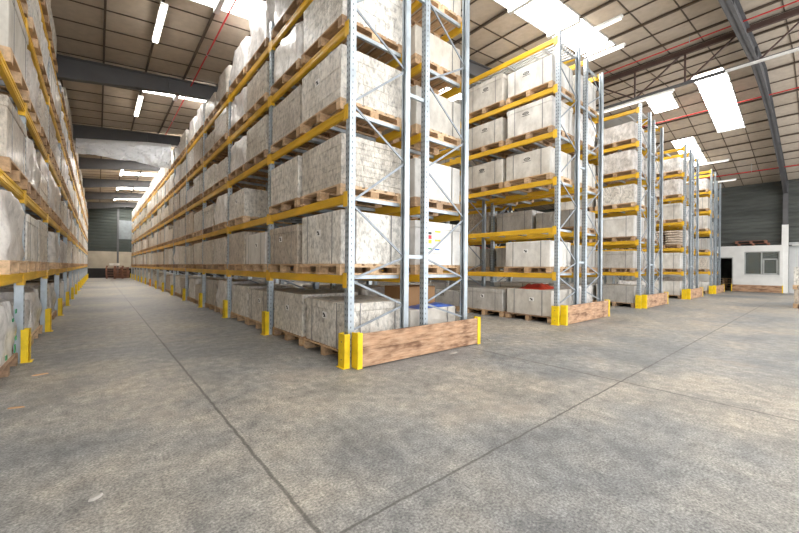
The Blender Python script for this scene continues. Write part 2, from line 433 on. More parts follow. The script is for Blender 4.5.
def frame(parent, y, depth, sgn, h, detail):
    """one upright frame of the rack; local x runs into the rack from its aisle face"""
    key = (depth, sgn, h)
    rx = 0 if sgn > 0 else math.pi
    if detail == 0:
        if ('far', key) not in _frame_cache:
            b = MB()
            for x in (.04, depth - .04): b.box(sgn * x - .0425, sgn * x + .0425, -.045, .045, 0, h)
            for xa, za, xb, zb in braces(depth, h): b.bar((sgn * xa, 0, za), (sgn * xb, 0, zb), .012, .03)
            _frame_cache[('far', key)] = b.mesh('upright_frame', M['galv'])
        return ob('upright_frame', _frame_cache[('far', key)], parent, (0, y, 0))
    if detail == 1:
        if ('mid', key) not in _frame_cache:
            b = MB()
            for xa, za, xb, zb in braces(depth, h): b.bar((sgn * xa, 0, za), (sgn * xb, 0, zb), .012, .032)
            _frame_cache[('mid', key)] = b.mesh('upright_frame', M['brace'])
        fr = ob('upright_frame', _frame_cache[('mid', key)], parent, (0, y, 0))
    else:
        fr = empty('upright_frame', (0, y, 0), 0, parent)
        for i, (xa, za, xb, zb) in enumerate(braces(depth, h)):
            k = ('brace', key, i)
            if k not in _frame_cache:
                b = MB(); b.bar((sgn * xa, 0, za), (sgn * xb, 0, zb), .014, .028)
                _frame_cache[k] = b.mesh('brace', M['brace'])
            ob('brace', _frame_cache[k], fr)
    for x, r in ((.0425, rx), (depth - .0425, rx + math.pi)):
        p = ob('post', post_mesh(h), fr, (sgn * x, 0, 0.0), r)
        if detail == 2: ob('foot_plate', foot_mesh(), fr, (sgn * x, 0, 0))
    return fr
BEAM_L = BAY - .09
def beam_mesh(detail):
    k = ('beam', detail)
    if k not in _frame_cache:
        b = MB(); L = BEAM_L / 2
        # stepped box beam
        b.bevbox(-.025, .025, -L, L, -.115, 0, .006)
        b.box(-.031, -.025, -L + .03, L - .03, -.1, -.075); b.box(-.031, -.025, -L + .03, L - .03, -.04, -.015)
        _frame_cache[k] = b.mesh('beam', M['yellow'])
    return _frame_cache[k]
def conn_mesh():
    if 'conn' not in _frame_cache:
        b = MB(); b.box(-.034, -.026, -.045, .045, -.16, .03); b.box(-.034, .03, .04, .048, -.16, .03)
        _frame_cache['conn'] = b.mesh('beam_connector', M['yellow'])
    return _frame_cache['conn']
def support_mesh(depth):
    k = ('sup', depth)
    if k not in _frame_cache:
        b = MB(); b.box(.05, depth - .05, -.02, .02, -.05, -.002)
        _frame_cache[k] = b.mesh('pallet_support', M['galv'])
    return _frame_cache[k]

RACKS = {}
def rack(key, xf, sgn, depth, k0, k1, levels, h, label, near=1, mid=5, rear_to=4, deck=None):
    root = props(empty('pallet_rack', (xf, 0, 0)), label, 'rack', 'pallet racks')
    for k in range(k0, k1 + 1):
        frame(root, Y0 + BAY * k, depth, sgn, h, 2 if k <= near else (1 if k <= mid else 0))
    for k in range(k0, k1):
        yc = Y0 + BAY * (k + .5)
        for li in range(levels):
            z = LEV[li]
            bm = ob('beam', beam_mesh(0), root, (sgn * .03, yc, z), 0 if sgn > 0 else math.pi)
            if k <= 2:
                for s in (-1, 1):
                    c = ob('beam_connector', conn_mesh(), bm, (0, s * (BEAM_L / 2 + .001), 0)); 
                    if s > 0: c.scale = (1, -1, 1); c.location.y = BEAM_L / 2 + .0
            if k < rear_to:
                ob('beam', beam_mesh(0), root, (sgn * (depth - .03), yc, z), math.pi if sgn > 0 else 0)
            if k <= 1:
                for yy in ((.12, .72, 1.32, 1.39, 1.99, 2.52) if k == 0 else (.3, 1.0, 1.7, 2.4)):
                    if sgn > 0: ob('pallet_support', support_mesh(depth), root, (0, Y0 + BAY * k + yy, z - .002))
                    else: ob('pallet_support', support_mesh(depth), root, (-depth, Y0 + BAY * k + yy, z - .002))
    RACKS[key] = root
    return root
DEP = 1.05
rack('opp', -.72, -1, DEP, 0, 14, 5, 5.58, 'tall yellow-beamed pallet rack along the aisle, facing the corner rack', near=2, mid=7, rear_to=3)
rack('corner', 2.385, 1, 1.0, 0, 14, 5, 5.72, 'front row of the corner rack, yellow beams full of loads facing the long aisle', near=2, mid=7, rear_to=4)
rr = rack('cornerR', 4.685, -1, 1.0, 0, 4, 5, 5.9, 'back row of the corner rack, standing behind the long wooden barrier board', near=0, mid=4, rear_to=3)
rack('second', 7.8, 1, DEP, 0, 3, 6, 6.56, 'front row of the second rack, with an empty yellow top beam', near=1, mid=3)
rack('secondR', 10.25, -1, DEP, 0, 2, 6, 6.45, 'back row of the second rack, one pallet stack behind its pale boxes', near=0, mid=2)
rack('third', 13.24, 1, DEP, 0, 2, 6, 6.56, 'front row of the third rack, one aisle beyond the second rack', near=0, mid=2)
rack('thirdR', 15.69, -1, DEP, 0, 1, 6, 6.4, 'back row of the third rack, galvanised uprights seen end on', near=0, mid=2)
rack('fourth', 18.95, 1, DEP, 0, 2, 6, 6.56, 'front row of the fourth rack, holding a stack of brown sacks', near=0, mid=2)
rack('fourthR', 21.4, -1, DEP, 0, 1, 6, 6.45, 'back row of the fourth rack, galvanised uprights seen end on', near=0, mid=2)
rack('last', 24.4, 1, DEP, 0, 2, 6, 6.5, 'front row of the last rack before the white office', near=0, mid=2)
rack('lastR', 26.85, -1, DEP, 0, 1, 5, 6.1, 'back row of the last rack, closest uprights to the office doorway', near=0, mid=2)
for key, xa, xb in (('cornerR', 3.385, 3.685), ('secondR', 8.85, 9.2), ('thirdR', 14.29, 14.64), ('fourthR', 20.0, 20.35), ('lastR', 25.45, 25.8)):
    x0 = RACKS[key].location.x
    for z in (1.40, 3.72, 5.2):
        b = MB(); b.box(xa + .0025 - x0, xb - .0025 - x0, Y0 - .02, Y0 + .02, z - .025, z + .025)
        b.build('row_spacer', M['galv'], RACKS[key])
# galvanised deck on the top shelf of the second and third racks
for key in ('second', 'third'):
    b = MB()
    for i in range(9): b.box(.08 + i * .11, .135 + i * .11, Y0 + .06, Y0 + BAY - .06, LEV[5] - .06, LEV[5] - .015)
    for y in (.4, 1.35, 2.3): b.box(.06, DEP - .06, Y0 + y - .03, Y0 + y + .03, LEV[5] - .1, LEV[5] - .06)
    b.build('shelf_deck', M['conduit'], RACKS[key])

ORD = ['first', 'second', 'third', 'fourth', 'fifth', 'sixth', 'seventh', 'eighth', 'ninth', 'tenth', 'eleventh', 'twelfth', 'thirteenth', 'fourteenth', 'fifteenth']
# column guards
def guard_mesh(col):
    b = MB(); t = .008
    b.box(-.05, -.05 + t, -.075, .075, .0, .42); b.box(-.05, .028, -.075, -.075 + t, 0, .42); b.box(-.05, .028, .075 - t, .075, 0, .42)
    b.box(-.075, .028, -.085, .085, 0, .008)
    for z in (.1, .32): b.tube((-.0515, 0, z), (-.0495, 0, z), .009, 8, 1)
    return b.mesh('column_guard', [col, M['hole']])
GM, GO = guard_mesh(M['guard']), guard_mesh(M['orange'])
def guard(x, y, sgn, label, me=GM, rz=None):
    o = ob('column_guard', me, None, (x, y, 0), rz if rz is not None else (0 if sgn > 0 else math.pi))
    return props(o, label, 'column guard', 'yellow column guards')
for k in range(0, 15):
    if k >= 1: guard(-.71, Y0 + BAY * k, -1, 'yellow guard at the foot of the opposite rack, %s upright along' % ORD[k - 1])
    orange = (k == 8)
    guard(2.355, Y0 + BAY * k - (.0 if k else .02), 1, ('orange' if orange else 'yellow') + ' guard at the foot of the corner rack, %s upright along' % ORD[k], GO if orange else GM)
for key, x in (('second', 7.8), ('third', 13.24), ('fourth', 18.95), ('last', 24.4)):
    guard(x - .04, Y0 - .02, 1, 'yellow column guard beside the barrier board of the %s rack' % key)
# end barriers
def barrier(xa, xb, name):
    r = props(empty('end_barrier', (xa, Y0 - .18, 0)), 'wooden barrier board with yellow ends across the foot of the %s rack' % name, 'barrier', 'wooden end barriers')
    w = xb - xa
    MB().bevbox(0.02, w - .02, -.025, .025, .012, .215, .004).build('plank', M['board'], r)
    MB().bevbox(0.02, w - .02, -.025, .025, .218, .42, .004).build('plank', M['board'], r)
    for x in (0, w):
        s = 1 if x == 0 else -1
        b = MB(); b.box(min(x, x + s * .07), max(x, x + s * .07), -.034, -.026, 0, .44); b.box(x - .004, x + .004, -.034, .1, 0, .44); b.box(min(x - .0, x + s * .07), max(x, x + s * .07), .026, .034, 0, .44)
        b.build('end_bracket', M['guard'], r)
barrier(2.42, 4.82, 'corner'); barrier(7.85, 10.3, 'second'); barrier(13.3, 15.75, 'third'); barrier(19.0, 21.45, 'fourth'); barrier(24.46, 26.9, 'last')

# ------------------------------------------------------------------ pallet loads
W, D, PH = 1.2, 1.08, .144      # across the face, into the rack, pallet height
def pallet_parts():
    deck = MB()
    for i in range(6): 
        x0 = -D / 2 + i * (D - .14) / 5; deck.box(x0, x0 + .14, -W / 2, W / 2, PH - .022, PH)
    for y in (-W / 2, -.05, W / 2 - .1): deck.box(-D / 2, D / 2, y, y + .1, PH - .044, PH - .022)
    for y in (-W / 2, -.05, W / 2 - .1): deck.box(-D / 2, D / 2, y, y + .1, 0, .022)
    blk = MB(); blk.box(-.07, .07, -.05, .05, .022, PH - .044)
    allm = MB(); allm.v, allm.f, allm.m, allm.sm = list(deck.v), [list(f) for f in deck.f], list(deck.m), list(deck.sm)
    for x in (-D / 2 + .07, 0, D / 2 - .07):
        for y in (-W / 2 + .05, 0, W / 2 - .05): allm.box(x - .07, x + .07, y - .05, y + .05, .022, PH - .044)
    return deck.mesh('pallet', M['pallet']), blk.mesh('block', M['pallet']), allm.mesh('pallet', M['pallet']), allm
PDECK, PBLOCK, PALL, PALLMB = pallet_parts()

def carton_stack(h, layers, cols, rows, seed, inset=.02):
    r = random.Random(seed); b = MB(); lh = h / layers
    for l in range(layers):
        c, q = (cols, rows) if l % 2 == 0 or cols == rows else (rows, cols)
        cw, cd = (W - 2 * inset) / c, (D - 2 * inset) / q
        for i in range(c):
            for j in range(q):
                if 0 < i < c - 1 and 0 < j < q - 1 and l < layers - 1: continue
                jx, jy = r.uniform(-.003, .003), r.uniform(-.003, .003)
                x0, y0 = -D / 2 + inset + j * cd, -W / 2 + inset + i * cw
                b.bevbox(x0 + .001 + jx, x0 + cd - .001 + jx, y0 + .001 + jy, y0 + cw - .001 + jy, l * lh + (.001 if l else 0), (l + 1) * lh - .001, .004)
    return b
def big_box(h, lid=True, mark=True):
    b = MB(); e = .025
    b.bevbox(-D / 2 + e, D / 2 - e, -W / 2 + e, W / 2 - e, 0, h - (.0 if not lid else .01), .012)
    if lid: b.bevbox(-D / 2 + e - .012, D / 2 - e + .012, -W / 2 + e - .012, W / 2 - e + .012, h - .11, h, .01)
    for y in (-.36, .36):                   # straps
        for sx in (-1, 1):
            x = sx * (D / 2 - e + .014); b.box(min(x, x - sx * .003), max(x, x - sx * .003), y - .008, y + .008, 0, h, 1)
        b.box(-D / 2 + e, D / 2 - e, y - .008, y + .008, h, h + .002, 1)
    for x in (-.3, .3):
        for sy in (-1, 1):
            y = sy * (W / 2 - e + .014); b.box(x - .008, x + .008, min(y, y - sy * .003), max(y, y - sy * .003), 0, h, 1)
    return b
def film_stack(h, seed, n=9):
    """lumpy film-wrapped stack: creased faces, rounded corners, uneven top"""
    r = random.Random(seed); b = MB()
    ph = [r.uniform(0, 6.28) for _ in range(8)]
    def disp(a, z): return .014 * math.sin(9 * a + ph[0] + 5 * z) + .010 * math.sin(17 * a + ph[1] - 9 * z) + .012 * math.sin(11 * z + ph[2] + 3 * a) + r.uniform(-.006, .006)
    ring = []
    pts = []
    m = 10; hx, hy = D / 2 - .035, W / 2 - .035; c = .06
    for i in range(m): pts.append((-hx + c + (2 * hx - 2 * c) * i / (m - 1), -hy, 0, -1))
    for i in range(m): pts.append((hx, -hy + c + (2 * hy - 2 * c) * i / (m - 1), 1, 0))
    for i in range(m): pts.append((hx - c - (2 * hx - 2 * c) * i / (m - 1), hy, 0, 1))
    for i in range(m): pts.append((-hx, hy - c - (2 * hy - 2 * c) * i / (m - 1), -1, 0))
    k = len(pts); vs = []
    for l in range(n + 1):
        z = h * l / n
        sh = 1 - (.035 if l == n else 0)
        for i, (x, y, nx, ny) in enumerate(pts):
            d = disp(i * .16, z) if 0 < l else 0
            zz = z + (.012 * math.sin(i * .7 + ph[3]) if l == n else 0)
            vs.append((x * sh + nx * d, y * sh + ny * d, zz))
    fs = [(l * k + i, l * k + (i + 1) % k, (l + 1) * k + (i + 1) % k, (l + 1) * k + i) for l in range(n) for i in range(k)]
    b.add(vs, fs, 0, True)
    b.add([vs[n * k + i] for i in range(k)] + [(0, 0, h + .03)], [(i, (i + 1) % k, k) for i in range(k)], 0, True)
    b.add(vs[:k], [tuple(reversed(range(k)))], 0)
    return b
def sack_stack(h, seed):
    r = random.Random(seed); b = MB(); n = 6; lh = h / n
    for l in range(n):
        for i in range(2):
            for j in range(2):
                cx, cy = -D / 4 + j * D / 2, -W / 4 + i * W / 2
                vs, fs = [], []; nu, nv = 14, 6
                for a in range(nv + 1):
                    t = -math.pi / 2 + math.pi * a / nv
                    for u in range(nu):
                        q = 2 * math.pi * u / nu
                        def se(v, p): return math.copysign(abs(v) ** p, v)
                        vs.append((cx + (D / 4 - .012) * se(math.cos(t), .5) * se(math.cos(q), .4) + r.uniform(-.01, .01), cy + (W / 4 - .012) * se(math.cos(t), .5) * se(math.sin(q), .4) + r.uniform(-.01, .01), l * lh + lh / 2 + lh * .5 * math.sin(t)))
                for a in range(nv):
                    for u in range(nu): fs.append((a * nu + u, a * nu + (u + 1) % nu, (a + 1) * nu + (u + 1) % nu, (a + 1) * nu + u))
                b.add(vs, fs, 0, True)
    return b

# prototypes: (kind, words, mesh, height, material, combined mesh for small copies)
PROTO = []
def combine(mbx, mats, name):
    a = MB(); a.v = list(PALLMB.v); a.f = [list(f) for f in PALLMB.f]; a.m = [0] * len(PALLMB.m); a.sm = list(PALLMB.sm)
    n = len(a.v)
    a.v += [(x, y, z + PH) for x, y, z in mbx.v]; a.f += [[n + i for i in f] for f in mbx.f]; a.m += [1 + i for i in mbx.m]; a.sm += mbx.sm
    return a.mesh(name, [M['pallet']] + mats)
def proto(kind, words, mbx, h, mats, part):
    PROTO.append(dict(kind=kind, words=words, part=part, me=mbx.mesh(part, mats), h=h, small=combine(mbx, mats, kind)))
    return len(PROTO) - 1
T = {}
T['c'] = [proto('carton_pallet', w, carton_stack(h, l, c, q, s), h, [M['carton']], 'carton_stack') for w, h, l, c, q, s in
          (('tall carton stack', .70, 5, 4, 3, 1), ('stacked cartons', .60, 4, 3, 3, 2), ('low carton stack', .48, 3, 4, 3, 3), ('carton stack', .66, 6, 3, 2, 4), ('many-layered carton stack', .66, 9, 3, 2, 5))]
T['f'] = [proto('wrapped_pallet', w, film_stack(h, s), h, [M['film']], 'film_wrapped_stack') for w, h, s in
          (('film-wrapped stack', .66, 1), ('creased film-wrapped stack', .56, 2), ('tall film-wrapped stack', .72, 3))]
T['b'] = [proto('box_pallet', w, big_box(h, lid), h, [m, M['strap']], 'box') for w, h, lid, m in
          (('strapped carton box', .62, True, M['carton']), ('plain strapped box', .70, False, M['carton']))]
T['w'] = [proto('box_pallet', w, big_box(h, lid), h, [M['white_box'], M['strap']], 'box') for w, h, lid in
          (('pale strapped box', .60, False), ('tall pale box', .68, True), ('low pale box', .46, False))]
T['g'] = [proto('box_pallet', w, big_box(h, lid), h, [M['grey_box'], M['strap']], 'box') for w, h, lid in (('grey box', .56, True), ('low grey box', .44, False))]
T['s'] = [proto('sack_pallet', 'brown sack stack', sack_stack(.62, 4), .62, [M['sack']], 'sack_stack')]
T['sh'] = [proto('carton_pallet', 'very low carton stack', carton_stack(.30, 2, 3, 3, 9), .30, [M['carton']], 'carton_stack'),
           proto('wrapped_pallet', 'very low film-wrapped stack', film_stack(.28, 8, 5), .28, [M['film']], 'film_wrapped_stack')]
T['tall'] = [proto('wrapped_pallet', 'very tall film-wrapped stack', film_stack(.98, 12), .98, [M['film']], 'film_wrapped_stack')]

def sticker_mesh():
    b = MB(); b.box(-.002, 0, -.06, .06, -.045, .045)
    b.add([(-.003, -.035, -.03), (-.003, .03, -.03), (-.003, -.01, .03)], [(0, 2, 1)], 1)
    b.box(-.003, -.002, .012, .045, .0, .03, 1)
    return b.mesh('paper_label', [M['sticker'], M['ink']])
STICK = sticker_mesh()
def mark_mesh():
    b = MB()      # printed oval mark with a bar under it
    n = 14
    o = [(-.002, .085 * math.cos(2 * math.pi * i / n), .035 * math.sin(2 * math.pi * i / n)) for i in range(n)]
    q = [(-.002, .060 * math.cos(2 * math.pi * i / n), .020 * math.sin(2 * math.pi * i / n)) for i in range(n)]
    b.add(o + q, [(i, (i + 1) % n, n + (i + 1) % n, n + i) for i in range(n)])
    b.box(-.0025, -.001, -.04, .04, -.006, .008); b.box(-.0025, -.001, -.10, .10, -.062, -.05)
    return b.mesh('printed_mark', M['ink'])
MARK = mark_mesh()

RN_ = {'opp': 'opposite rack', 'corner': 'corner rack', 'cornerR': "corner rack's back row", 'second': 'second rack', 'secondR': "second rack's back row",
       'third': 'third rack', 'thirdR': "third rack's back row", 'fourth': 'fourth rack', 'fourthR': "fourth rack's back row", 'last': 'last rack', 'lastR': "last rack's back row"}
LN = ['floor', 'first shelf', 'second shelf', 'third shelf', 'fourth shelf', 'fifth shelf']
def load(key, k, slot, lev, ti, detail=0, deco=None, inset=0, col=''):
    root_r = RACKS[key]; xf = root_r.location.x
    sgn = -1 if (key == 'opp' or key.endswith('R')) else 1
    p = PROTO[ti]
    z = 0 if lev == 0 else LEV[lev - 1] + .0005
    x = xf + sgn * (D / 2 - .03 + (.07 if lev == 0 else 0) + inset + R.uniform(-.012, .012))
    y = Y0 + BAY * k + (.715 if slot == 0 else 1.995) + R.uniform(-.012, .012)
    rz = R.uniform(-.006, .006) + (0 if sgn > 0 else math.pi)
    lab = '%s, %s of %s, %s bay, %s pallet' % (p['words'], LN[lev], RN_[key], ORD[k], 'near' if slot == 0 else 'far')
    grp = 'pallet loads on the ' + RN_[key]
    if detail == 0:
        o = ob(p['kind'], p['small'], None, (x, y, z), rz)
        return props(o, lab, 'pallet load', grp)
    r = props(empty(p['kind'], (x, y, z), rz), lab, 'pallet load', grp)
    if detail >= 2:
        pl = ob('pallet', PDECK, r)
        for bx in (-D / 2 + .07, 0, D / 2 - .07):
            for by in (-W / 2 + .05, 0, W / 2 - .05): ob('block', PBLOCK, pl, (bx, by, 0))
    else: ob('pallet', PALL, r)
    st = ob(p['part'], p['me'], r, (0, 0, PH))
    if deco:
        fx = -D / 2 + (.0255 - .016 if p['kind'] == 'box_pallet' else .012)
        dz = p['h'] * (.72 if deco == 'm' else .62)
        if p['kind'] == 'box_pallet': fx = -D / 2 + (.0125 if 'tall pale' in p['words'] or 'strapped carton' in p['words'] or p['words'] == 'grey box' else .0245)
        if p['words'] in ('tall pale box', 'strapped carton box', 'grey box'): dz = p['h'] - .2; fx = -D / 2 + .0245
        ob('printed_mark' if deco == 'm' else 'paper_label', MARK if deco == 'm' else STICK, st, (fx, R.uniform(-.1, .1), dz))
    return r

def pick(wts):
    t = R.choices(list(wts), list(wts.values()))[0]; return R.choice(T[t])
def near_rafter(k, slot):
    y = Y0 + BAY * k + (.715 if slot == 0 else 1.995)
    return any(abs(y - f) < .95 for f in FRAMES_Y)
# corner rack, aisle row
for k in range(14):
    for slot in (0, 1):
        for lev in range(6):
            det = 2 if k == 0 else (1 if k <= 5 else 0)
            ti = pick({'c': 6, 'f': 2, 'b': 3, 'w': .5})
            if lev == 0: ti = pick({'b': 3, 'c': 3, 'f': 1})
            if lev == 5: ti = pick({'c': 3, 'f': 4})
            if k == 0:
                if lev == 0: ti = T['b'][0] if slot == 0 else T['c'][4]
                elif lev == 1: ti = T['b'][1] if slot == 0 else T['b'][0]
                elif lev == 2: ti = T['c'][4] if slot == 0 else T['c'][3]
                elif lev == 3: ti = T['c'][0] if slot == 0 else T['c'][4]
                elif lev == 4: ti = T['c'][3] if slot == 0 else T['f'][0]
                elif lev == 5: ti = T['f'][0]
            if k == 1 and lev == 5: ti = T['tall'][0] if slot == 0 else T['f'][2]
            if k > 0 and lev and R.random() < .04: continue
            if k > 8 and lev == 0 and R.random() < .3: continue
            deco = None
            if k <= 4 and PROTO[ti]['kind'] == 'box_pallet' and (R.random() < .5 or (k == 0 and lev == 0)): deco = 's'
            elif k <= 3 and R.random() < .08: deco = 's'
            load('corner', k, slot, lev, ti, det, deco)
# opposite rack
for k in range(14):
    for slot in (0, 1):
        if k == 0 and slot == 0: continue
        for lev in range(6):
            ti = pick({'c': 4, 'f': 6, 'b': 1, 'w': 1})
            if lev == 5: ti = R.choice(T['sh']) if near_rafter(k, slot) else pick({'c': 2, 'f': 1})
            if lev == 5 and PROTO[ti]['h'] > .6 : ti = T['c'][1]
            if lev == 0 and k < 2: ti = T['f'][0] if slot else T['f'][1]
            if k > 1 and R.random() < .04: continue
            if k > 8 and lev == 0 and R.random() < .3: continue
            load('opp', k, slot, lev, ti, 1 if k <= 4 else 0, 's' if k <= 3 and R.random() < .12 else None)
gs = [o for o in COL.objects if o.get('label', '').endswith('floor of opposite rack, first bay, far pallet')][0]
st = [c for c in gs.children if not c.name.startswith('pallet')][0]
b = MB()
for y, z, h in ((-.44, .03, .10), (-.52, .17, .05), (-.30, .42, .04), (-.50, .50, .05), (.1, .05, .05)): b.box(-D / 2 + .005, -D / 2 + .012, y - .045, y + .03, z, z + h)
g_ = b.build('printed_mark', M['ink_green'], st); g_['label'] = 'green printed marks'
# corner rack, back row (seen through the end frames)
for k in (0, 1):
    for slot in (0, 1):
        for lev in range(6):
            if k == 1 and slot == 1: continue
            ti = pick({'w': 3, 'f': 2, 'c': 2})
            if k == 0 and slot == 0:
                ti = [T['w'][2], T['w'][1], T['w'][0], T['w'][0], T['w'][2], T['w'][0]][lev]
            load('cornerR', k, slot, lev, ti, 1 if k == 0 else 0)
# second rack
for slot in (0, 1):
    for lev in range(6):
        if lev == 2 or (lev == 1 and slot == 1): continue
        ti = {0: T['g'][0], 1: T['w'][0], 3: T['w'][0], 4: T['w'][1] if slot == 0 else T['w'][0], 5: T['w'][0] if slot == 0 else T['w'][1]}[lev]
        if lev == 0: ti = T['g'][0] if slot else T['w'][0]
        load('second', 0, slot, lev, ti, 2 if lev < 2 else 1, 's' if lev < 2 else 'm')
for k in (1, 2):
    for slot in (0, 1):
        for lev in range(6):
            if (k == 2 and slot) or R.random() < .25: continue
            load('second', k, slot, lev, pick({'w': 3, 'g': 2, 'f': 1}), 1 if k == 1 else 0, 'm' if k == 1 else None)
for slot in (0, 1):
    for lev in range(6):
        load('secondR', 0, slot, lev, T['g'][0] if lev == 1 else pick({'g': 3, 'w': 1}) if lev in (1, 2) else pick({'w': 3, 'f': 1}), 1)
for slot in (0,):
    for lev in range(6):
        if lev != 1 and R.random() < .2: continue
        load('secondR', 1, slot, lev, T['g'][0] if lev == 1 else pick({'g': 3, 'w': 1, 'c': 1}), 0)
# third rack
for slot in (0, 1):
    for lev, ti in enumerate((T['g'][0], T['g'][0], T['w'][1], T['c'][1], T['f'][0], T['f'][1])):
        load('third', 0, slot, lev, ti if slot == 0 else pick({'g': 1, 'w': 2, 'f': 1}), 1)
for lev in range(6): load('thirdR', 0, 0, lev, pick({'w': 2, 'f': 2, 'c': 1}), 0)
for slot in (0, 1):
    for lev, ti in enumerate((T['w'][0], T['w'][1], T['s'][0], T['w'][1], T['f'][0], T['f'][1])):
        load('fourth', 0, slot, lev, ti if slot == 0 else pick({'w': 2, 'f': 1}), 1)
for lev in range(6): load('fourthR', 0, 0, lev, pick({'w': 2, 'f': 2}), 0)
for slot in (0,):
    for lev, ti in enumerate((T['w'][2], T['c'][1], T['g'][0], T['w'][1], T['w'][0], T['f'][1])):
        load('last', 0, slot, lev, ti, 1)
for lev in range(5): load('lastR', 0, 0, lev, pick({'w': 2, 'c': 1}), 0)

# energy-style poster on the pale box in the corner rack's back row: it faces the end of the row
ylab = Y0 + .715 - W / 2 + .012
b = MB(); b.box(3.83, 4.23, 0, .002, 1.48, 1.86)
b.box(3.86, 3.98, -.001, 0, 1.76, 1.80, 1); b.box(3.86, 3.98, -.001, 0, 1.69, 1.75, 2); b.box(3.86, 3.98, -.001, 0, 1.62, 1.68, 3)
b.box(4.05, 4.18, -.001, 0, 1.80, 1.83, 3); b.box(4.05, 4.18, -.001, 0, 1.66, 1.69, 3); b.box(4.05, 4.16, -.001, 0, 1.52, 1.545, 4); b.box(3.86, 3.98, -.001, 0, 1.53, 1.55, 5)
o = b.build('paper_sign', [M['sticker'], M['ink'], M['ink_red'], M['ink_yel'], M['ink_blue'], M['ink_green']], None, (0, ylab - .03, 0))
props(o, 'white paper sign with black, red and yellow bars on a pale box', 'sign')

# things on the loads
def crumpled(name, mat, x0, x1, y0, y1, z, h, seed, label, cat):
    r = random.Random(seed); n = 9; vs = []; fs = []
    for i in range(n):
        for j in range(n):
            u, v = i / (n - 1), j / (n - 1)
            e = min(u, 1 - u, v, 1 - v) * 4
            vs.append((x0 + (x1 - x0) * u, y0 + (y1 - y0) * v, z + min(1, e) * h * (.6 + .4 * r.random())))
    for i in range(n - 1):
        for j in range(n - 1): fs.append((i * n + j, (i + 1) * n + j, (i + 1) * n + j + 1, i * n + j + 1))
    m = len(vs); vs += [(a, c, z) for a, c, _ in vs[:m]]
    fs += [tuple(m + q for q in reversed(f)) for f in fs[:]]
    b = MB(); b.add(vs, fs, 0, True)
    return props(b.build(name, mat), label, cat)
crumpled('plastic_sheet', M['red_cover'], 7.98, 8.8, 4.3, 4.95, PH + .60 + .003, .13, 5, 'red plastic sheet bundled on the floor box of the second rack', 'plastic sheet')
crumpled('plastic_sheet', M['red_cover'], 9.25, 9.95, 7.0, 7.75, LEV[0] + PH + .56 + .003, .12, 6, "red plastic sheet on a grey box in the second rack's back row", 'plastic sheet')
crumpled('plastic_sheet', M['blue_film'], 3.75, 4.62, 4.02, 4.33, PH + .46 + .003, .06, 7, 'blue plastic sheet over the floor box behind the barrier board', 'plastic sheet')
b = MB(); b.bevbox(3.82, 4.5, 4.38, 4.95, PH + .463, PH + .463 + .32, .008)
b.box(4.14, 4.18, 4.378, 4.952, PH + .463 + .3205, PH + .463 + .322)
props(b.build('carton', M['brown_carton']), 'brown cardboard carton on the floor box behind the barrier board', 'carton')

# ------------------------------------------------------------------ roof fittings
def strip_light(x, y0, y1, z, label, w=.07):
    o = props(empty('strip_light', (x, (y0 + y1) / 2, z)), label, 'light', 'ceiling strip lights')
    L = (y1 - y0) / 2
    MB().bevbox(-w, w, -L, L, -.0, .06, .008).build('housing', M['white_metal'], o)
    MB().tube((-.03, -L + .04, -.022), (-.03, L - .04, -.022), .02, 8).tube((.03, -L + .04, -.022), (.03, L - .04, -.022), .02, 8).build('tube', M['tube'] if x < 5 else M['tube_dim'], o)
strip_light(.98, 8.6, 10.15, roof(.98) - .12, 'long white strip light over the aisle, before the plastic sheet')
strip_light(.98, 13.8, 15.6, roof(.98) - .12, 'white strip light over the aisle, just before the plastic sheet')
for q, y in enumerate((19.6, 24.9, 30.3, 35.6)):
    strip_light(.98, y, y + 1.7, roof(.98) - .12, 'white strip light over the aisle beyond the plastic sheet, %s one' % ORD[q])
strip_light(9.55, 3.15, 4.45, roof(9.55) - .24, 'white strip light across the rooflight above the second rack', .05)
strip_light(11.1, 3.6, 4.6, roof(11.1) - .24, 'white strip light at the end of the rooflight above the second rack', .05)
strip_light(24.64, 3.2, 4.4, roof(24.64) - .22, 'white strip light above the end of the last rack', .05)
strip_light(27.45, 3.25, 4.6, roof(27.45) - .2, 'white strip light above the white office, near the eaves', .05)
# lattice girder under the roof
g = props(empty('lattice_girder', (13.6, 0, 0)), 'dark steel lattice girder hanging under the roof between the portal rafters', 'girder')
zt, zb = 7.88, 6.9
MB().box(-.05, .05, -3.8, 12.0, zt - .1, zt + .04).build('top_chord', M['truss'], g)
MB().box(-.045, .045, -3.8, 12.0, zb - .035, zb + .035).build('bottom_chord', M['rafter'], g)
for y in (-2.55, -1.2, .12, 2.78, 4.11, 5.45, 8.1, 9.45, 10.8):
    MB().bar((0, y, zb), (0, y, zt), .045, .045).build('vertical', M['truss'], g)
for ya, yb in ((2.78, 1.55), (4.11, 2.78), (4.11, 5.45), (5.45, 6.7), (1.2, .12), (-1.2, .12), (-1.2, -2.55), (8.1, 6.86), (9.45, 8.1), (9.45, 10.8)):
    MB().bar((0, ya, zb), (0, yb, zt), .04, .04).build('diagonal', M['truss'], g)
# cable tray along the girder
b = MB(); 
for i in range(26): b.box(13.47, 13.54, -3.4 + i * .2, -3.4 + i * .2 + .08, 6.835, 6.85)
b.box(13.462, 13.47, -3.5, 1.85, 6.82, 6.87); b.box(13.54, 13.548, -3.5, 1.85, 6.82, 6.87)
props(b.build('cable_tray', M['white_metal']), 'pale ladder cable tray running along the foot of the lattice girder', 'cable tray')
strip_light(13.62, 3.05, 5.3, 6.79, 'long strip light fixed below the lattice girder, above the third rack', .05)
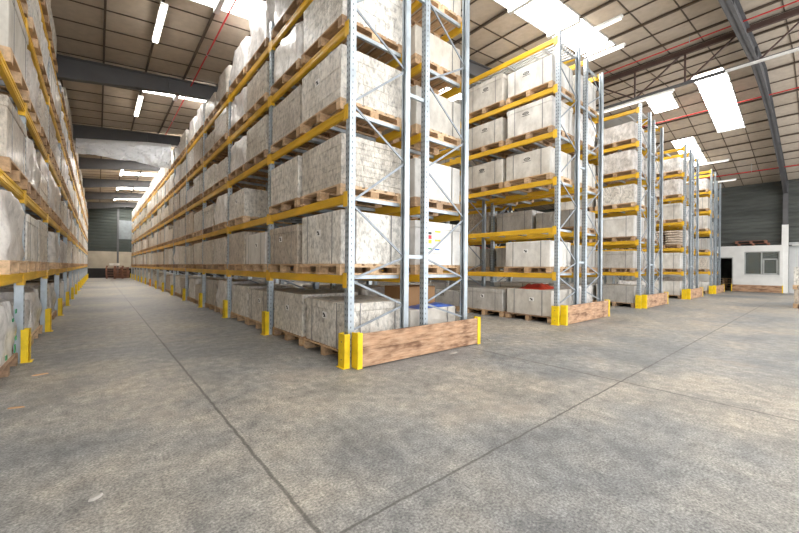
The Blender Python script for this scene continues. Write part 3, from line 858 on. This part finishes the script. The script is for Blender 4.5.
# pipes
def pipe(x, y0, y1, z, r, label, hang=1.6, mat='redpipe'):
    o = props(empty('sprinkler_pipe', (x, y0, z)), label, 'pipe', 'red sprinkler pipes')
    MB().tube((0, 0, 0), (0, y1 - y0, 0), r, 10).build('pipe_run', M[mat], o)
    y = y0 + .6
    while y < y1:
        b = MB(); b.tube((0, y - y0, r), (0, y - y0, roof(x) - z + .05), .006, 6); b.bar((0, y - y0 - .01, 0), (0, y - y0 + .01, 0), 2.4 * r, 2.4 * r)
        b.build('hanger', M['galv'], o); y += hang * 1.7
    return o
pipe(2.06, 4.0, 17.3, 6.55, .018, 'thin red pipe under the roof above the corner rack')
pipe(12.9, -3.5, 12, 7.77, .018, 'thick red pipe running beside the top of the lattice girder')
pipe(18.9, -3.5, 9, 7.72, .02, 'red pipe under the roof beyond the lattice girder')
pipe(26.2, -3.5, 9, 6.42, .02, 'red pipe near the eaves above the white office')
# white sheeting across the aisle
xs0, xs1, n, m = -.66, 2.30, 46, 14
r_ = random.Random(3); vs, fs = [], []
for j in range(m + 1):
    for i in range(n + 1):
        u, v = i / n, j / m
        x = xs0 + (xs1 - xs0) * u
        top = roof(x) - .06 - rafter_depth(x) + .03; bot = 5.30 + .05 * math.sin(5 * u) + (.0 if u < .75 else .1 * (u - .75))
        z = bot + (top - bot) * v
        fold = .07 * math.sin(7 * u + 3 * v) * (1 - .5 * v) + .05 * math.sin(19 * u - 6 * v) + .035 * math.sin(31 * u + 11 * v) + r_.uniform(-.035, .035)
        vs.append((x, 17.652 + (fold * (1 - v * v) - .16 * (1 - v) * v * 2 - .02 * (1 - v)), z + .02 * math.sin(12 * u) * (1 - v)))
for j in range(m):
    for i in range(n): a = j * (n + 1) + i; fs.append((a, a + 1, a + n + 2, a + n + 1))
b = MB(); b.add(vs, fs, 0, False)
o = b.build('plastic_sheeting', M['sheet']); props(o, 'crumpled white plastic sheeting hung across the aisle below a rafter', 'plastic sheeting')
sd = o.modifiers.new('thickness', 'SOLIDIFY'); sd.thickness = .006

# ------------------------------------------------------------------ far end of the aisle
for k, (xx, yy, nn) in enumerate(((1.12, 40.6, 8), (1.7, 42.62, 7))):
    for i in range(nn):
        o = ob('wooden_pallet', PALL, None, (xx + R.uniform(-.03, .03), yy, i * .1445), R.uniform(-.02, .02) + (math.pi / 2 if k == 0 else 0))
        nm = 'reddish wooden pallet in the %s stack before the back wall, %s from the floor' % (('front', 'rear')[k], ORD[i])
        props(o, nm, 'pallet', 'empty pallets stacked at the back wall')
        o.material_slots[0].link = 'OBJECT'; o.material_slots[0].material = M['old_pallet']
b = MB(); b.bevbox(.75, 1.45, 40.3, 40.9, 8 * .1445 + .001, 8 * .1445 + .22, .01)
props(b.build('carton', M['white_box']), 'pale carton lying on the front pallet stack before the back wall', 'carton')
# ------------------------------------------------------------------ office surroundings
r = props(empty('office_barrier', (XO - .1, 2.5, 0)), 'low wooden board barrier along the foot of the white office', 'barrier')
MB().bevbox(-.04, .0, -1.0, 1.1, .01, .2, .004).build('plank', M['board'], r)
MB().bevbox(-.04, .0, -1.0, 1.1, .205, .40, .004).build('plank', M['board'], r)
for y in (-.98, 1.08): MB().box(-.06, .03, y - .02, y + .02, 0, .42).build('post', M['guard'], r)
for i in range(2):
    o = ob('wooden_pallet', PALL, None, (XO + .22, 2.7 + .1 * i, OZ + .001 + i * .145), .02 * i)
    o.scale = (.35, 1.1, 1)
    props(o, 'brown wooden pallet lying on the office ledge, %s one' % ('lower', 'upper')[i], 'pallet', 'pallets on the office ledge')
    o.material_slots[0].link = 'OBJECT'; o.material_slots[0].material = M['old_pallet']
for i in range(5):
    o = ob('wooden_pallet', PALL, None, (30.0, 4.05, .0 + i * .1445), R.uniform(-.03, .03)); o.scale = (1, .7, 1)
    props(o, 'brown wooden pallet just inside the office doorway, %s from the floor' % ORD[i], 'pallet', 'pallets inside the office doorway')
# loads at the picture's edge
def standalone(x, y, z, ti, label):
    p = PROTO[ti]; r = props(empty(p['kind'], (x, y, z), 0), label, 'pallet load', 'pallet loads by the open floor')
    ob('pallet', PALL, r); ob(p['part'], p['me'], r, (0, 0, PH))
standalone(18.22, .10, 0, T['c'][2], 'carton stack standing on the open floor opposite the racks, lower of two')
standalone(18.21, .11, PH + .481, T['c'][1], 'carton stack on top of another on the open floor opposite the racks')

# ------------------------------------------------------------------ litter on the floor
def scrap(name, x, y, l, w, h, rz, mat, label, cat):
    b = MB(); n = 6; vs = []
    for i in range(n):
        t = 2 * math.pi * i / n; k = .75 + .25 * R.random(); vs.append((l / 2 * math.cos(t) * k, w / 2 * math.sin(t) * k))
    b.add([(a, c, 0) for a, c in vs] + [(a * .8, c * .8, h) for a, c in vs], [tuple(reversed(range(n))), tuple(range(n, 2 * n))] + [(i, (i + 1) % n, n + (i + 1) % n, n + i) for i in range(n)])
    o = b.build(name, mat, None, (x, y, 0)); o.rotation_euler.z = rz
    props(o, label, cat)
scrap('wood_splinter', -.49, 5.69, .16, .03, .012, .2, M['chip'], 'brown wood splinter on the floor beside the opposite rack', 'splinter')
scrap('wood_splinter', -.54, 4.51, .14, .025, .01, -.3, M['chip'], 'wood splinter on the floor, closer than the other splinter', 'splinter')
scrap('paper_scrap', 0.0, 2.51, .09, .05, .012, .5, M['paper'], 'pale paper scrap on bare floor left of the long floor joint', 'scrap')
scrap('paper_scrap', 4.0, 3.5, .22, .07, .006, .1, M['paper'], 'white paper scrap on the floor before the corner barrier board', 'scrap')
scrap('paper_scrap', 5.2, 3.75, .16, .08, .01, .9, M['paper'], 'white paper scrap by the end of the corner barrier board', 'scrap')
scrap('paper_scrap', 2.1, 4.6, .16, .05, .006, 1.2, M['paper'], 'pale scrap on the aisle floor beside the corner rack', 'scrap')

# ------------------------------------------------------------------ light, world, camera
w = bpy.data.worlds.new('day'); SC.world = w; w.use_nodes = True
bg = w.node_tree.nodes['Background']; bg.inputs[0].default_value = (.985, .985, .985, 1); bg.inputs[1].default_value = 1.3

F, YAW, PIT, ROL = 358.497, .699, .0015, .0087
c, s = math.cos(YAW), math.sin(YAW)
r0 = Vector((c, -s, 0)); f0 = Vector((s, c, 0)); z = Vector((0, 0, 1))
fw = f0 * math.cos(PIT) + z * math.sin(PIT); up = z * math.cos(PIT) - f0 * math.sin(PIT)
Rv = r0 * math.cos(ROL) + up * math.sin(ROL); Uv = up * math.cos(ROL) - r0 * math.sin(ROL)
cam = bpy.data.cameras.new('camera'); co = bpy.data.objects.new('camera', cam); link(co)
cam.sensor_fit = 'HORIZONTAL'; cam.sensor_width = 36; cam.lens = F / 799 * 36; cam.clip_start = .05; cam.clip_end = 200
mx = Matrix.Identity(4)
for i in range(3): mx[i][0], mx[i][1], mx[i][2] = Rv[i], Uv[i], -fw[i]
mx.translation = Vector((0, 0, 1.25)); co.matrix_world = mx
SC.camera = co
vs_ = SC.view_settings
SC.display_settings.display_device = 'sRGB'
vs_.view_transform = 'Standard'; vs_.look = 'None'; vs_.gamma = 1; vs_.use_curve_mapping = False; vs_.exposure = 1.52
SC.cycles.use_denoising = True
SC.cycles.max_bounces = 8; SC.cycles.diffuse_bounces = 5; SC.cycles.transmission_bounces = 4
